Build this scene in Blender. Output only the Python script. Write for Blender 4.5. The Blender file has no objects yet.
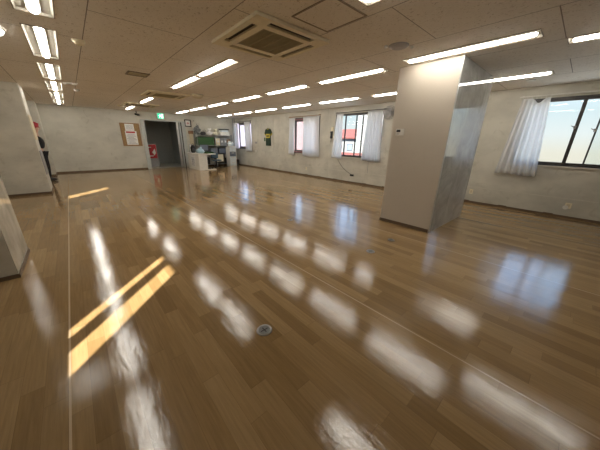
import bpy, bmesh, math, random
from mathutils import Vector, Matrix
random.seed(7)
SC = bpy.context.scene
COL = SC.collection
H, CE, WX, FY = 1.5, 2.687, 7.74, 14.66      # eye height, ceiling, window wall, far wall
BY = -3.2                                     # wall behind the camera
LX = -2.4                                     # left wall

# ------------------------------------------------------------------ materials
def new_mat(name):
    m = bpy.data.materials.new(name); m.use_nodes = True
    nt = m.node_tree
    return m, nt, nt.nodes['Principled BSDF']

def pmat(name, col, rough=0.6, metal=0.0, spec=0.5, noise=0.06, nscale=12.0, bump=0.0, bscale=60.0, emit=None, estr=0.0):
    m, nt, b = new_mat(name)
    b.inputs['Roughness'].default_value = rough
    b.inputs['Metallic'].default_value = metal
    b.inputs['Specular IOR Level'].default_value = spec
    tc = nt.nodes.new('ShaderNodeTexCoord')
    n = nt.nodes.new('ShaderNodeTexNoise'); n.inputs['Scale'].default_value = nscale; n.inputs['Detail'].default_value = 3
    r = nt.nodes.new('ShaderNodeValToRGB')
    c0 = [max(0, c*(1-noise)) for c in col]; c1 = [min(1, c*(1+noise)) for c in col]
    r.color_ramp.elements[0].position = 0.3; r.color_ramp.elements[1].position = 0.7
    r.color_ramp.elements[0].color = (*c0, 1); r.color_ramp.elements[1].color = (*c1, 1)
    nt.links.new(tc.outputs['Object'], n.inputs['Vector']); nt.links.new(n.outputs['Fac'], r.inputs['Fac'])
    nt.links.new(r.outputs['Color'], b.inputs['Base Color'])
    if bump:
        n2 = nt.nodes.new('ShaderNodeTexNoise'); n2.inputs['Scale'].default_value = bscale
        bp = nt.nodes.new('ShaderNodeBump'); bp.inputs['Strength'].default_value = bump; bp.inputs['Distance'].default_value = 0.01
        nt.links.new(tc.outputs['Object'], n2.inputs['Vector']); nt.links.new(n2.outputs['Fac'], bp.inputs['Height'])
        nt.links.new(bp.outputs['Normal'], b.inputs['Normal'])
    if emit:
        b.inputs['Emission Color'].default_value = (*emit, 1); b.inputs['Emission Strength'].default_value = estr
    return m

def math_node(nt, op, a, b=None, c=None):
    n = nt.nodes.new('ShaderNodeMath'); n.operation = op
    for i, v in enumerate((a, b, c)):
        if v is None: continue
        if isinstance(v, (int, float)): n.inputs[i].default_value = v
        else: nt.links.new(v, n.inputs[i])
    return n.outputs[0]

def floor_material():
    m, nt, b = new_mat('wood_plank_vinyl')
    L = nt.links
    tc = nt.nodes.new('ShaderNodeTexCoord'); sep = nt.nodes.new('ShaderNodeSeparateXYZ')
    L.new(tc.outputs['Object'], sep.inputs[0])
    X, Y = sep.outputs['X'], sep.outputs['Y']
    PW, PL = 0.108, 0.88
    u = math_node(nt, 'DIVIDE', X, PW); row = math_node(nt, 'FLOOR', u)
    wn = nt.nodes.new('ShaderNodeTexWhiteNoise'); wn.noise_dimensions = '1D'; L.new(row, wn.inputs['W'])
    v = math_node(nt, 'ADD', math_node(nt, 'DIVIDE', Y, PL), math_node(nt, 'MULTIPLY', wn.outputs['Value'], 7.0))
    col = math_node(nt, 'FLOOR', v)
    cmb = nt.nodes.new('ShaderNodeCombineXYZ'); L.new(row, cmb.inputs[0]); L.new(col, cmb.inputs[1])
    w2 = nt.nodes.new('ShaderNodeTexWhiteNoise'); w2.noise_dimensions = '2D'; L.new(cmb.outputs[0], w2.inputs['Vector'])
    ramp = nt.nodes.new('ShaderNodeValToRGB'); e = ramp.color_ramp.elements
    e[0].position = 0.0; e[0].color = (0.235, 0.147, 0.062, 1)
    e[1].position = 1.0; e[1].color = (0.345, 0.228, 0.107, 1)
    x = e.new(0.45); x.color = (0.282, 0.180, 0.080, 1)
    L.new(w2.outputs['Value'], ramp.inputs['Fac'])
    # wood grain stretched along the boards
    mp = nt.nodes.new('ShaderNodeMapping'); mp.inputs['Scale'].default_value = (60, 3.2, 1)
    L.new(tc.outputs['Object'], mp.inputs[0])
    addv = nt.nodes.new('ShaderNodeVectorMath'); addv.operation = 'ADD'; L.new(mp.outputs[0], addv.inputs[0]); L.new(w2.outputs['Color'], addv.inputs[1])
    g = nt.nodes.new('ShaderNodeTexNoise'); g.inputs['Scale'].default_value = 1.0; g.inputs['Detail'].default_value = 5; g.inputs['Roughness'].default_value = .65
    L.new(addv.outputs[0], g.inputs['Vector'])
    gr = nt.nodes.new('ShaderNodeMapRange'); gr.inputs['To Min'].default_value = 0.66; gr.inputs['To Max'].default_value = 1.32
    L.new(g.outputs['Fac'], gr.inputs['Value'])
    mx = nt.nodes.new('ShaderNodeMix'); mx.data_type = 'RGBA'; mx.blend_type = 'MULTIPLY'; mx.inputs[0].default_value = 1.0
    L.new(ramp.outputs['Color'], mx.inputs[6]); L.new(gr.outputs[0], mx.inputs[7])
    # board joints
    fu = math_node(nt, 'FRACT', u); fv = math_node(nt, 'FRACT', v)
    j1 = math_node(nt, 'LESS_THAN', fu, 0.022); j2 = math_node(nt, 'LESS_THAN', fv, 0.004)
    j = math_node(nt, 'MAXIMUM', j1, j2)
    jm = nt.nodes.new('ShaderNodeMix'); jm.data_type = 'RGBA'; L.new(math_node(nt, 'MULTIPLY', j, 0.3), jm.inputs[0])
    L.new(mx.outputs[2], jm.inputs[6]); jm.inputs[7].default_value = (0.08, 0.045, 0.02, 1)
    # sheet seams every 2.1 m (pale welded lines)
    s = None
    for sx in (-0.315, 1.815, 3.87, 5.95):
        d = math_node(nt, 'ABSOLUTE', math_node(nt, 'SUBTRACT', X, sx))
        k = math_node(nt, 'LESS_THAN', d, 0.006)
        s = k if s is None else math_node(nt, 'MAXIMUM', s, k)
    sm = nt.nodes.new('ShaderNodeMix'); sm.data_type = 'RGBA'; L.new(math_node(nt, 'MULTIPLY', s, 0.75), sm.inputs[0])
    L.new(jm.outputs[2], sm.inputs[6]); sm.inputs[7].default_value = (0.62, 0.48, 0.32, 1)
    L.new(sm.outputs[2], b.inputs['Base Color'])
    # wax gloss: worn patches and a slightly uneven, orange-peel surface
    rn = nt.nodes.new('ShaderNodeTexNoise'); rn.inputs['Scale'].default_value = 1.3; rn.inputs['Detail'].default_value = 4
    L.new(tc.outputs['Object'], rn.inputs['Vector'])
    rr = nt.nodes.new('ShaderNodeMapRange'); rr.inputs['From Min'].default_value = .3; rr.inputs['From Max'].default_value = .7
    rr.inputs['To Min'].default_value = 0.05; rr.inputs['To Max'].default_value = 0.11
    L.new(rn.outputs['Fac'], rr.inputs['Value']); L.new(rr.outputs[0], b.inputs['Roughness'])
    b.inputs['Specular IOR Level'].default_value = 0.7
    def bump(scale_vec, strength, dist, prev=None, src=None):
        bp = nt.nodes.new('ShaderNodeBump'); bp.inputs['Strength'].default_value = strength; bp.inputs['Distance'].default_value = dist
        if src is None:
            mpx = nt.nodes.new('ShaderNodeMapping'); mpx.inputs['Scale'].default_value = scale_vec; L.new(tc.outputs['Object'], mpx.inputs[0])
            n = nt.nodes.new('ShaderNodeTexNoise'); n.inputs['Scale'].default_value = 1; n.inputs['Detail'].default_value = 1.5
            L.new(mpx.outputs[0], n.inputs['Vector']); src = n.outputs['Fac']
        L.new(src, bp.inputs['Height'])
        if prev: L.new(prev, bp.inputs['Normal'])
        return bp.outputs['Normal']
    n1 = bump((5, 3, 1), 0.5, 0.005)
    n1 = bump((26, 9, 1), 0.6, 0.0012, n1)
    n2 = bump((240, 210, 1), 0.6, 0.0004, n1)
    n3 = bump(None, 0.6, 0.002, n2, s)
    L.new(n3, b.inputs['Normal'])
    return m

def wall_material(name, col, stain=0.12, rough=0.55, pit=0.15):
    m, nt, b = new_mat(name); L = nt.links
    tc = nt.nodes.new('ShaderNodeTexCoord')
    n = nt.nodes.new('ShaderNodeTexNoise'); n.inputs['Scale'].default_value = 0.9; n.inputs['Detail'].default_value = 6; n.inputs['Roughness'].default_value = .6
    mp = nt.nodes.new('ShaderNodeMapping'); mp.inputs['Scale'].default_value = (1, 1, 1.6); L.new(tc.outputs['Object'], mp.inputs[0]); L.new(mp.outputs[0], n.inputs['Vector'])
    r = nt.nodes.new('ShaderNodeValToRGB'); e = r.color_ramp.elements
    e[0].position = .33; e[0].color = (*[c*(1-stain*1.9) for c in col], 1)
    e[1].position = .6; e[1].color = (*col, 1)
    L.new(n.outputs['Fac'], r.inputs['Fac'])
    # scuffs: short smudges
    n2 = nt.nodes.new('ShaderNodeTexNoise'); n2.inputs['Scale'].default_value = 3.4; n2.inputs['Detail'].default_value = 8; n2.inputs['Distortion'].default_value = 1.2
    L.new(tc.outputs['Object'], n2.inputs['Vector'])
    r2 = nt.nodes.new('ShaderNodeValToRGB'); f = r2.color_ramp.elements
    f[0].position = .28; f[0].color = (.72, .7, .66, 1); f[1].position = .42; f[1].color = (1, 1, 1, 1)
    L.new(n2.outputs['Fac'], r2.inputs['Fac'])
    mx = nt.nodes.new('ShaderNodeMix'); mx.data_type = 'RGBA'; mx.blend_type = 'MULTIPLY'; mx.inputs[0].default_value = min(1, stain*5)
    L.new(r.outputs['Color'], mx.inputs[6]); L.new(r2.outputs['Color'], mx.inputs[7])
    L.new(mx.outputs[2], b.inputs['Base Color'])
    b.inputs['Roughness'].default_value = rough
    bp = nt.nodes.new('ShaderNodeBump'); bp.inputs['Strength'].default_value = pit; bp.inputs['Distance'].default_value = .01
    n3 = nt.nodes.new('ShaderNodeTexNoise'); n3.inputs['Scale'].default_value = 35; n3.inputs['Detail'].default_value = 4
    L.new(tc.outputs['Object'], n3.inputs['Vector']); L.new(n3.outputs['Fac'], bp.inputs['Height']); L.new(bp.outputs['Normal'], b.inputs['Normal'])
    return m

def ceiling_material():
    m, nt, b = new_mat('rock_wool_ceiling_board'); L = nt.links
    tc = nt.nodes.new('ShaderNodeTexCoord'); sep = nt.nodes.new('ShaderNodeSeparateXYZ'); L.new(tc.outputs['Object'], sep.inputs[0])
    X, Y = sep.outputs['X'], sep.outputs['Y']
    u = math_node(nt, 'DIVIDE', math_node(nt, 'SUBTRACT', X, 0.39), 1.045); row = math_node(nt, 'FLOOR', u)
    off = math_node(nt, 'MULTIPLY', math_node(nt, 'FLOORED_MODULO', row, 2.0), 0.5)
    v = math_node(nt, 'ADD', math_node(nt, 'DIVIDE', math_node(nt, 'SUBTRACT', Y, 3.64), 2.11), off)
    fu = math_node(nt, 'FRACT', u); fv = math_node(nt, 'FRACT', v)
    j = math_node(nt, 'MAXIMUM', math_node(nt, 'LESS_THAN', fu, 0.009), math_node(nt, 'LESS_THAN', fv, 0.0045))
    # worm-hole pits
    mp = nt.nodes.new('ShaderNodeMapping'); mp.inputs['Scale'].default_value = (38, 26, 1); L.new(tc.outputs['Object'], mp.inputs[0])
    n = nt.nodes.new('ShaderNodeTexNoise'); n.inputs['Scale'].default_value = 1; n.inputs['Detail'].default_value = 3; n.inputs['Distortion'].default_value = 1.5
    L.new(mp.outputs[0], n.inputs['Vector'])
    pit = nt.nodes.new('ShaderNodeValToRGB'); e = pit.color_ramp.elements
    e[0].position = .33; e[0].color = (.55, .5, .44, 1); e[1].position = .40; e[1].color = (1, 1, 1, 1); L.new(n.outputs['Fac'], pit.inputs['Fac'])
    st = nt.nodes.new('ShaderNodeTexNoise'); st.inputs['Scale'].default_value = .6; st.inputs['Detail'].default_value = 5; L.new(tc.outputs['Object'], st.inputs['Vector'])
    base = nt.nodes.new('ShaderNodeValToRGB'); f = base.color_ramp.elements
    f[0].position = .3; f[0].color = (.76, .705, .625, 1); f[1].position = .7; f[1].color = (.85, .80, .725, 1); L.new(st.outputs['Fac'], base.inputs['Fac'])
    mx = nt.nodes.new('ShaderNodeMix'); mx.data_type = 'RGBA'; mx.blend_type = 'MULTIPLY'; mx.inputs[0].default_value = .8
    L.new(base.outputs['Color'], mx.inputs[6]); L.new(pit.outputs['Color'], mx.inputs[7])
    jm = nt.nodes.new('ShaderNodeMix'); jm.data_type = 'RGBA'; L.new(math_node(nt, 'MULTIPLY', j, .8), jm.inputs[0])
    L.new(mx.outputs[2], jm.inputs[6]); jm.inputs[7].default_value = (.13, .1, .07, 1)
    L.new(jm.outputs[2], b.inputs['Base Color']); b.inputs['Roughness'].default_value = .75
    bp = nt.nodes.new('ShaderNodeBump'); bp.inputs['Strength'].default_value = .3; bp.inputs['Distance'].default_value = .01
    L.new(n.outputs['Fac'], bp.inputs['Height']); L.new(bp.outputs['Normal'], b.inputs['Normal'])
    return m

def gloss_panel_material():
    m, nt, b = new_mat('glossy_marbled_sheet'); L = nt.links
    tc = nt.nodes.new('ShaderNodeTexCoord')
    n = nt.nodes.new('ShaderNodeTexNoise'); n.inputs['Scale'].default_value = 2.2; n.inputs['Detail'].default_value = 9; n.inputs['Roughness'].default_value = .68; n.inputs['Distortion'].default_value = .8
    L.new(tc.outputs['Object'], n.inputs['Vector'])
    r = nt.nodes.new('ShaderNodeValToRGB'); e = r.color_ramp.elements
    e[0].position = .36; e[0].color = (.34, .335, .315, 1); e[1].position = .62; e[1].color = (.50, .49, .46, 1)
    L.new(n.outputs['Fac'], r.inputs['Fac']); L.new(r.outputs['Color'], b.inputs['Base Color'])
    b.inputs['Roughness'].default_value = .03; b.inputs['Specular IOR Level'].default_value = .9; b.inputs['IOR'].default_value = 1.5
    n2 = nt.nodes.new('ShaderNodeTexNoise'); n2.inputs['Scale'].default_value = 5; L.new(tc.outputs['Object'], n2.inputs['Vector'])
    bp = nt.nodes.new('ShaderNodeBump'); bp.inputs['Strength'].default_value = .05; bp.inputs['Distance'].default_value = .01
    L.new(n2.outputs['Fac'], bp.inputs['Height']); L.new(bp.outputs['Normal'], b.inputs['Normal'])
    return m

def glass_material():
    m, nt, b = new_mat('window_glass'); L = nt.links
    nt.nodes.remove(b); out = nt.nodes['Material Output']
    t = nt.nodes.new('ShaderNodeBsdfTransparent'); t.inputs[0].default_value = (.93, .96, .96, 1)
    g = nt.nodes.new('ShaderNodeBsdfGlossy'); g.inputs['Roughness'].default_value = .02
    lw = nt.nodes.new('ShaderNodeLayerWeight'); f = nt.nodes.new('ShaderNodeMath'); f.operation = 'POWER'; L.new(lw.outputs['Facing'], f.inputs[0]); f.inputs[1].default_value = 5.0
    n = nt.nodes.new('ShaderNodeTexNoise'); n.inputs['Scale'].default_value = 3
    mul = nt.nodes.new('ShaderNodeMath'); mul.operation = 'MULTIPLY_ADD'; mul.inputs[1].default_value = .02; L.new(n.outputs['Fac'], mul.inputs[0]); L.new(f.outputs[0], mul.inputs[2])
    x = nt.nodes.new('ShaderNodeMixShader'); L.new(mul.outputs[0], x.inputs[0]); L.new(t.outputs[0], x.inputs[1]); L.new(g.outputs[0], x.inputs[2])
    L.new(x.outputs[0], out.inputs[0]); return m

def curtain_material(name, col, trans=.22):
    m, nt, b = new_mat(name); L = nt.links
    nt.nodes.remove(b); out = nt.nodes['Material Output']
    tc = nt.nodes.new('ShaderNodeTexCoord')
    n = nt.nodes.new('ShaderNodeTexNoise'); n.inputs['Scale'].default_value = 25; L.new(tc.outputs['Object'], n.inputs['Vector'])
    r = nt.nodes.new('ShaderNodeValToRGB'); r.color_ramp.elements[0].color = (*[c*.93 for c in col], 1); r.color_ramp.elements[1].color = (*col, 1); L.new(n.outputs['Fac'], r.inputs['Fac'])
    d = nt.nodes.new('ShaderNodeBsdfDiffuse'); tl = nt.nodes.new('ShaderNodeBsdfTranslucent'); tp = nt.nodes.new('ShaderNodeBsdfTransparent')
    L.new(r.outputs[0], d.inputs[0]); L.new(r.outputs[0], tl.inputs[0])
    a = nt.nodes.new('ShaderNodeMixShader'); a.inputs[0].default_value = .5; L.new(d.outputs[0], a.inputs[1]); L.new(tl.outputs[0], a.inputs[2])
    x = nt.nodes.new('ShaderNodeMixShader'); x.inputs[0].default_value = trans; L.new(a.outputs[0], x.inputs[1]); L.new(tp.outputs[0], x.inputs[2])
    L.new(x.outputs[0], out.inputs[0]); return m

def cells_material(name, cols, scale, grout=None):
    """buildings outside: rows of tiles or bricks"""
    m, nt, b = new_mat(name); L = nt.links
    tc = nt.nodes.new('ShaderNodeTexCoord'); br = nt.nodes.new('ShaderNodeTexBrick')
    br.inputs['Color1'].default_value = (*cols[0], 1); br.inputs['Color2'].default_value = (*cols[1], 1); br.inputs['Mortar'].default_value = (*(grout or cols[1]), 1)
    br.inputs['Scale'].default_value = scale; L.new(tc.outputs['Object'], br.inputs['Vector']); L.new(br.outputs['Color'], b.inputs['Base Color'])
    b.inputs['Roughness'].default_value = .8; return m

M = {}
M['floor'] = floor_material()
M['wall'] = wall_material('painted_wall', (.62, .59, .505), .13)
M['wallw'] = wall_material('painted_wall_board', (.61, .585, .505), .10)
M['pillar'] = wall_material('cream_pillar_paint', (.58, .515, .43), .02, .5, .05)
M['ceil'] = ceiling_material()
M['gloss'] = gloss_panel_material()
M['glass'] = glass_material()
M['curtain'] = curtain_material('sheer_white_curtain', (.92, .92, .91))
M['curtain2'] = curtain_material('lined_white_curtain', (.88, .88, .87), .05)
M['base'] = pmat('brown_baseboard', (.13, .085, .05), .5)
M['trim'] = pmat('painted_trim', (.58, .55, .47), .5)
M['white'] = pmat('white_plastic', (.74, .72, .66), .45)
M['cream'] = pmat('aged_cream_plastic', (.78, .70, .50), .45)
M['creamd'] = pmat('aged_grille_plastic', (.36, .31, .18), .6)
M['dark'] = pmat('dark_slot', (.018, .013, .01), .6)
M['black'] = pmat('black_plastic', (.02, .02, .022), .45)
M['frame'] = pmat('bronze_aluminium', (.07, .065, .062), .4, .5)
M['alu'] = pmat('satin_aluminium', (.55, .55, .54), .35, .8)
M['reflector'] = pmat('white_enamel_reflector', (.50, .47, .40), .6, spec=.2)
M['rim'] = pmat('dull_fixture_rim', (.24, .19, .13), .5)
M['tube'] = pmat('lit_fluorescent_tube', (.9, .9, .9), .5, emit=(1.0, .95, .86), estr=18.0)
M['lamp'] = pmat('lit_opal_shade', (.9, .9, .9), .5, emit=(1.0, .95, .86), estr=2.0)
M['grey'] = pmat('grey_plastic', (.30, .30, .30), .5)
M['steel'] = pmat('grey_painted_steel', (.16, .165, .16), .45)
M['mauve'] = pmat('mauve_grey_plastic', (.42, .40, .41), .4)
M['cork'] = pmat('brown_cork_board', (.32, .20, .085), .8, noise=.25, nscale=60)
M['paper'] = pmat('white_paper', (.78, .77, .74), .7)
M['cpaper'] = pmat('cream_paper', (.74, .70, .55), .7)
M['red'] = pmat('red_print', (.45, .02, .03), .5)
M['ink'] = pmat('grey_print', (.35, .35, .38), .7)
M['green'] = pmat('dark_green_fabric', (.010, .032, .018), .85, bump=.3)
M['greenb'] = pmat('mid_green_plastic', (.035, .10, .03), .5)
M['yellow'] = pmat('yellow_print', (.62, .50, .07), .7)
M['tan'] = pmat('tan_board', (.60, .52, .36), .7)
M['brown'] = pmat('brown_cardboard', (.30, .17, .09), .8)
M['blue'] = pmat('pale_blue_plastic', (.36, .52, .60), .35)
M['blueg'] = pmat('blue_grey_plastic', (.16, .19, .25), .5)
M['bluec'] = pmat('steel_blue_fabric', (.07, .12, .17), .8)
M['plush'] = pmat('white_plush', (.75, .72, .70), .9, bump=.6, bscale=90)
M['skin'] = pmat('skin', (.50, .30, .22), .5)
M['cloth'] = pmat('black_cloth', (.012, .012, .014), .85, bump=.3)
M['redc'] = pmat('red_knit', (.30, .02, .03), .85, bump=.4)
M['exit'] = pmat('green_sign_face', (.02, .3, .15), .4, emit=(.04, .62, .34), estr=.9)
M['exitw'] = pmat('white_sign_figure', (.8, .9, .85), .4, emit=(.8, 1, .9), estr=1.2)
M['clear'] = pmat('frosted_white_plastic', (.70, .78, .82), .3)
M['metald'] = pmat('dull_metal', (.32, .31, .29), .35, .9)
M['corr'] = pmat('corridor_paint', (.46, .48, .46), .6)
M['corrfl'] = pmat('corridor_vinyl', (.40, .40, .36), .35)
M['pink'] = pmat('pink_render', (.24, .145, .155), .8)
M['lav'] = pmat('lavender_render', (.20, .18, .24), .8)
M['pale'] = pmat('pale_render', (.22, .215, .215), .8)
M['roof'] = cells_material('red_roof_tiles', ((.20, .055, .04), (.16, .04, .03)), 6, (.1, .03, .025))
M['orange'] = pmat('orange_wall', (.24, .11, .05), .8)
M['ground'] = pmat('pale_asphalt', (.42, .41, .39), .9)
M['redpost'] = pmat('reddish_stile', (.30, .13, .13), .5)

# ------------------------------------------------------------------ mesh helpers
def bx(bm, x0, x1, y0, y1, z0, z1, mat=None):
    xs, ys, zs = sorted((x0, x1)), sorted((y0, y1)), sorted((z0, z1))
    v = [bm.verts.new((x, y, z)) for x in xs for y in ys for z in zs]
    for f in ((0, 1, 3, 2), (4, 6, 7, 5), (0, 4, 5, 1), (2, 3, 7, 6), (0, 2, 6, 4), (1, 5, 7, 3)):
        bm.faces.new([v[i] for i in f])
    if mat is not None: bmesh.ops.transform(bm, matrix=mat, verts=v)
    return v

def cyl(bm, p0, p1, r0, r1=None, n=16, caps=True):
    r1 = r0 if r1 is None else r1
    p0, p1 = Vector(p0), Vector(p1); d = (p1-p0).normalized()
    a = d.orthogonal().normalized(); b = d.cross(a)
    A = [bm.verts.new(p0+(a*math.cos(t)+b*math.sin(t))*r0) for t in [2*math.pi*i/n for i in range(n)]]
    B = [bm.verts.new(p1+(a*math.cos(t)+b*math.sin(t))*r1) for t in [2*math.pi*i/n for i in range(n)]]
    for i in range(n): bm.faces.new((A[i], A[(i+1) % n], B[(i+1) % n], B[i]))
    if caps: bm.faces.new(A[::-1]); bm.faces.new(B)

def lathe(bm, prof, cx=0, cy=0, n=28):
    rings = []
    for r, z in prof:
        rings.append([bm.verts.new((cx+r*math.cos(2*math.pi*i/n), cy+r*math.sin(2*math.pi*i/n), z)) for i in range(n)])
    for a, b in zip(rings, rings[1:]):
        for i in range(n): bm.faces.new((a[i], a[(i+1) % n], b[(i+1) % n], b[i]))
    bm.faces.new(rings[0][::-1]); bm.faces.new(rings[-1])

def blob(bm, c, r, jit=.12, seed=0, sub=3, squash=None):
    rs = random.Random(seed); ret = bmesh.ops.create_icosphere(bm, subdivisions=sub, radius=1)
    ph = [rs.uniform(0, 6) for _ in range(6)]
    for v in ret['verts']:
        k = 1+jit*(math.sin(3*v.co.x+ph[0])*math.cos(4*v.co.y+ph[1])+.6*math.sin(7*v.co.z+ph[2]+3*v.co.x))
        v.co = Vector((v.co.x*k*r[0]+c[0], v.co.y*k*r[1]+c[1], max(v.co.z*k, -.82)*r[2]+c[2]))

def tube_path(bm, pts, r, n=8):
    pts = [Vector(p) for p in pts]; rings = []
    for i, p in enumerate(pts):
        d = (pts[min(i+1, len(pts)-1)]-pts[max(i-1, 0)]).normalized()
        a = d.cross(Vector((.013, .021, 1))).normalized() if abs(d.z) < .95 else d.cross(Vector((1, .01, 0))).normalized(); b = d.cross(a)
        rings.append([bm.verts.new(p+(a*math.cos(t)+b*math.sin(t))*r) for t in [2*math.pi*k/n for k in range(n)]])
    for A, B in zip(rings, rings[1:]):
        for k in range(n): bm.faces.new((A[k], A[(k+1) % n], B[(k+1) % n], B[k]))
    bm.faces.new(rings[0][::-1]); bm.faces.new(rings[-1])

def prism(bm, pts, axis, a, b):
    """extrude a 2D outline along an axis ('x','y','z') from a to b"""
    def P(p, t):
        return {'x': (t, p[0], p[1]), 'y': (p[0], t, p[1]), 'z': (p[0], p[1], t)}[axis]
    A = [bm.verts.new(P(p, a)) for p in pts]; B = [bm.verts.new(P(p, b)) for p in pts]; n = len(pts)
    for i in range(n): bm.faces.new((A[i], A[(i+1) % n], B[(i+1) % n], B[i]))
    bm.faces.new(A[::-1]); bm.faces.new(B)

def obj(name, bm, mat, parent=None, bevel=0, smooth=False, origin=None, label=None):
    if isinstance(bm, (list, tuple)):
        bl = bm; bm = bmesh.new()
        for b in bl: bx(bm, *b)
    bmesh.ops.recalc_face_normals(bm, faces=bm.faces)
    if bevel: bmesh.ops.bevel(bm, geom=list(bm.edges), offset=bevel, segments=2, affect='EDGES', clamp_overlap=True)
    me = bpy.data.meshes.new(name); bm.to_mesh(me); bm.free()
    o = bpy.data.objects.new(name, me); COL.objects.link(o)
    me.materials.append(M[mat] if isinstance(mat, str) else mat)
    if smooth:
        for p in me.polygons: p.use_smooth = True
    pw = Vector((0, 0, 0))
    if parent is not None:
        o.parent = parent; pw = WORLD.get(parent.name, Vector((0, 0, 0)))
        me.transform(Matrix.Translation(-pw))
        WORLD[o.name] = pw
    elif origin is not None:
        me.transform(Matrix.Translation(-Vector(origin))); o.location = origin; WORLD[o.name] = Vector(origin)
    if label: o['label'] = label
    return o
WORLD = {}

def thing(name, loc, label, cat, group=None):
    o = bpy.data.objects.new(name, None); COL.objects.link(o); o.empty_display_size = .1
    o.location = loc; WORLD[o.name] = Vector(loc)
    return tag(o, label, cat, group)
def tag(o, label, cat, group=None):
    o['label'] = label; o['category'] = cat
    if group: o['group'] = group
    return o
def struct(o, label=None):
    o['kind'] = 'structure'
    if label: o['label'] = label
    return o
def dup(root, loc, label, group=None):
    r = root.copy(); COL.objects.link(r); r.location = loc; r['label'] = label
    if group: r['group'] = group
    def rec(src, dst):
        for ch in list(src.children):
            c = ch.copy(); COL.objects.link(c); c.parent = dst; rec(ch, c)
    rec(root, r)
    return r
B = bmesh.new

# ------------------------------------------------------------------ room shell
b = B(); bx(b, LX-.2, WX+.2, BY-.2, FY+3.4, -.12, 0); struct(obj('floor', b, 'floor'), 'glossy wood plank vinyl floor')

# light fixture positions: (x centre, width, [y starts], length)
ROWS = [(0.005, .29, [0.62, 2.60, 4.60, 6.66, 8.63, 10.6, 12.55], 1.5),
        (2.205, .20, [0.15, 5.70, 9.5, 12.55], 1.5),
        (4.30, .29, [2.68, 4.64, 6.6, 8.60, 10.58, 12.52], 1.5),
        (6.43, .29, [-1.3, 0.72, 2.72, 4.72, 6.70, 8.66, 10.58, 12.52], 1.5),
        (4.70, .24, [-1.06], 1.5), (4.17, .29, [0.68], 1.5), (2.205, .20, [4.11], 1.36)]
holes = []
for cx, w, ys, ln in ROWS:
    for y in ys: holes.append((cx-w/2, cx+w/2, y-.03, y+ln+.03))
b = B()
xs = sorted({LX-.2, WX+.2} | {h[0] for h in holes} | {h[1] for h in holes})
ys = sorted({BY-.2, FY+.2} | {h[2] for h in holes} | {h[3] for h in holes})
vt = {}
def V(x, y, z):
    k = (round(x, 4), round(y, 4), z)
    if k not in vt: vt[k] = b.verts.new((x, y, z))
    return vt[k]
for x0, x1 in zip(xs, xs[1:]):
    for y0, y1 in zip(ys, ys[1:]):
        mx_, my_ = (x0+x1)/2, (y0+y1)/2
        if any(h[0] < mx_ < h[1] and h[2] < my_ < h[3] for h in holes): continue
        b.faces.new((V(x0, y0, CE), V(x0, y1, CE), V(x1, y1, CE), V(x1, y0, CE)))
me_faces = list(b.faces)
co = obj('ceiling', b, 'ceil'); struct(co, 'brown-grey ceiling boards with recessed lights')

struct(obj('ceiling_slab', [(LX-.2, WX+.2, BY-.2, FY+.2, CE+.085, CE+.2)], 'trim'))
def wall_x(name, x0, x1, y0, y1, openings, mat='wall', label=None):
    """a wall of constant x with rectangular openings (y0,y1,z0,z1)"""
    b = B(); ops = sorted(openings); y = y0
    for (a, c, z0, z1) in ops:
        bx(b, x0, x1, y, a, 0, CE+.08); bx(b, x0, x1, a, c, 0, z0); bx(b, x0, x1, a, c, z1, CE+.08); y = c
    bx(b, x0, x1, y, y1, 0, CE+.08)
    return struct(obj(name, b, mat), label)
WIN = {1: (-.52, 1.14, 1.08, 2.45), 2: (4.60, 6.64, .95, 2.46), 3: (7.45, 9.33, .95, 2.45), 4: (12.78, 14.6, .97, 2.45)}
wall_x('wall_right', WX, WX+.16, BY, FY, list(WIN.values()), 'wall', 'stained white window wall')
LW = {5: (-1.0, .9, 1.0, 2.41), 6: (5.6, 7.4, 1.0, 2.41)}
wall_x('wall_left', LX-.16, LX, BY, FY, list(LW.values()), 'wall')
struct(obj('wall_back', [(LX-.16, WX+.16, BY-.16, BY, 0, CE+.08)], 'wall'))
DX0, DX1, DZ = 2.90, 4.50, 2.30
struct(obj('wall_far', [(LX-.16, DX0, FY, FY+.14, 0, CE+.08), (DX1, WX+.16, FY, FY+.14, 0, CE+.08), (DX0, DX1, FY, FY+.14, DZ, CE+.08)], 'wallw'), 'white far wall with the doorway')
# low moulding line and brown baseboards
def base_run(name, boxes): struct(obj(name, boxes, 'base', bevel=0))
base_run('baseboard_right', [(WX-.012, WX, BY, FY, 0, .055)])
base_run('baseboard_far', [(-.66, DX0-.16, FY-.012, FY, 0, .06), (DX1+.30, WX-.012, FY-.012, FY, 0, .06)])
base_run('baseboard_left', [(LX, LX+.012, BY, FY, 0, .06)])
base_run('baseboard_back', [(LX+.012, WX-.012, BY, BY+.012, 0, .06)])
struct(obj('trim_1', [(WX-.008, WX, BY, FY, .415, .43)], 'trim'), 'thin moulding along the window wall')
struct(obj('trim_2', [(-.66, DX0-.16, FY-.008, FY, .40, .415)], 'trim'), 'thin moulding along the far wall')
# vertical board joints on the window wall
b = B()
for y in (-1.6, 3.6, 6.95, 10.35, 11.95): bx(b, WX-.003, WX, y, y+.012, .05, CE)
struct(obj('trim_3', b, 'trim'), 'vertical board joints of the window wall')
struct(obj('trim_4', [(WX-.02, WX, BY, FY, CE-.03, CE)], 'trim'), 'ceiling edge strip above the windows')
struct(obj('trim_5', [(LX, WX-.02, FY-.02, FY, CE-.03, CE)], 'trim'), 'ceiling edge strip of the far wall')
# raised conduit cover of small white caps over the baseboard
b = B(); y = -2.6
for y in (-.9, .12, .95, 1.75, 3.2, 4.2, 5.0, 6.4, 7.3, 8.1, 9.2, 10.4, 11.6): bx(b, WX-.022, WX, y, y+.16, .045, .068)
struct(obj('trim_6', b, 'base'), 'overlapping pieces of the brown base strip')

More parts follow.
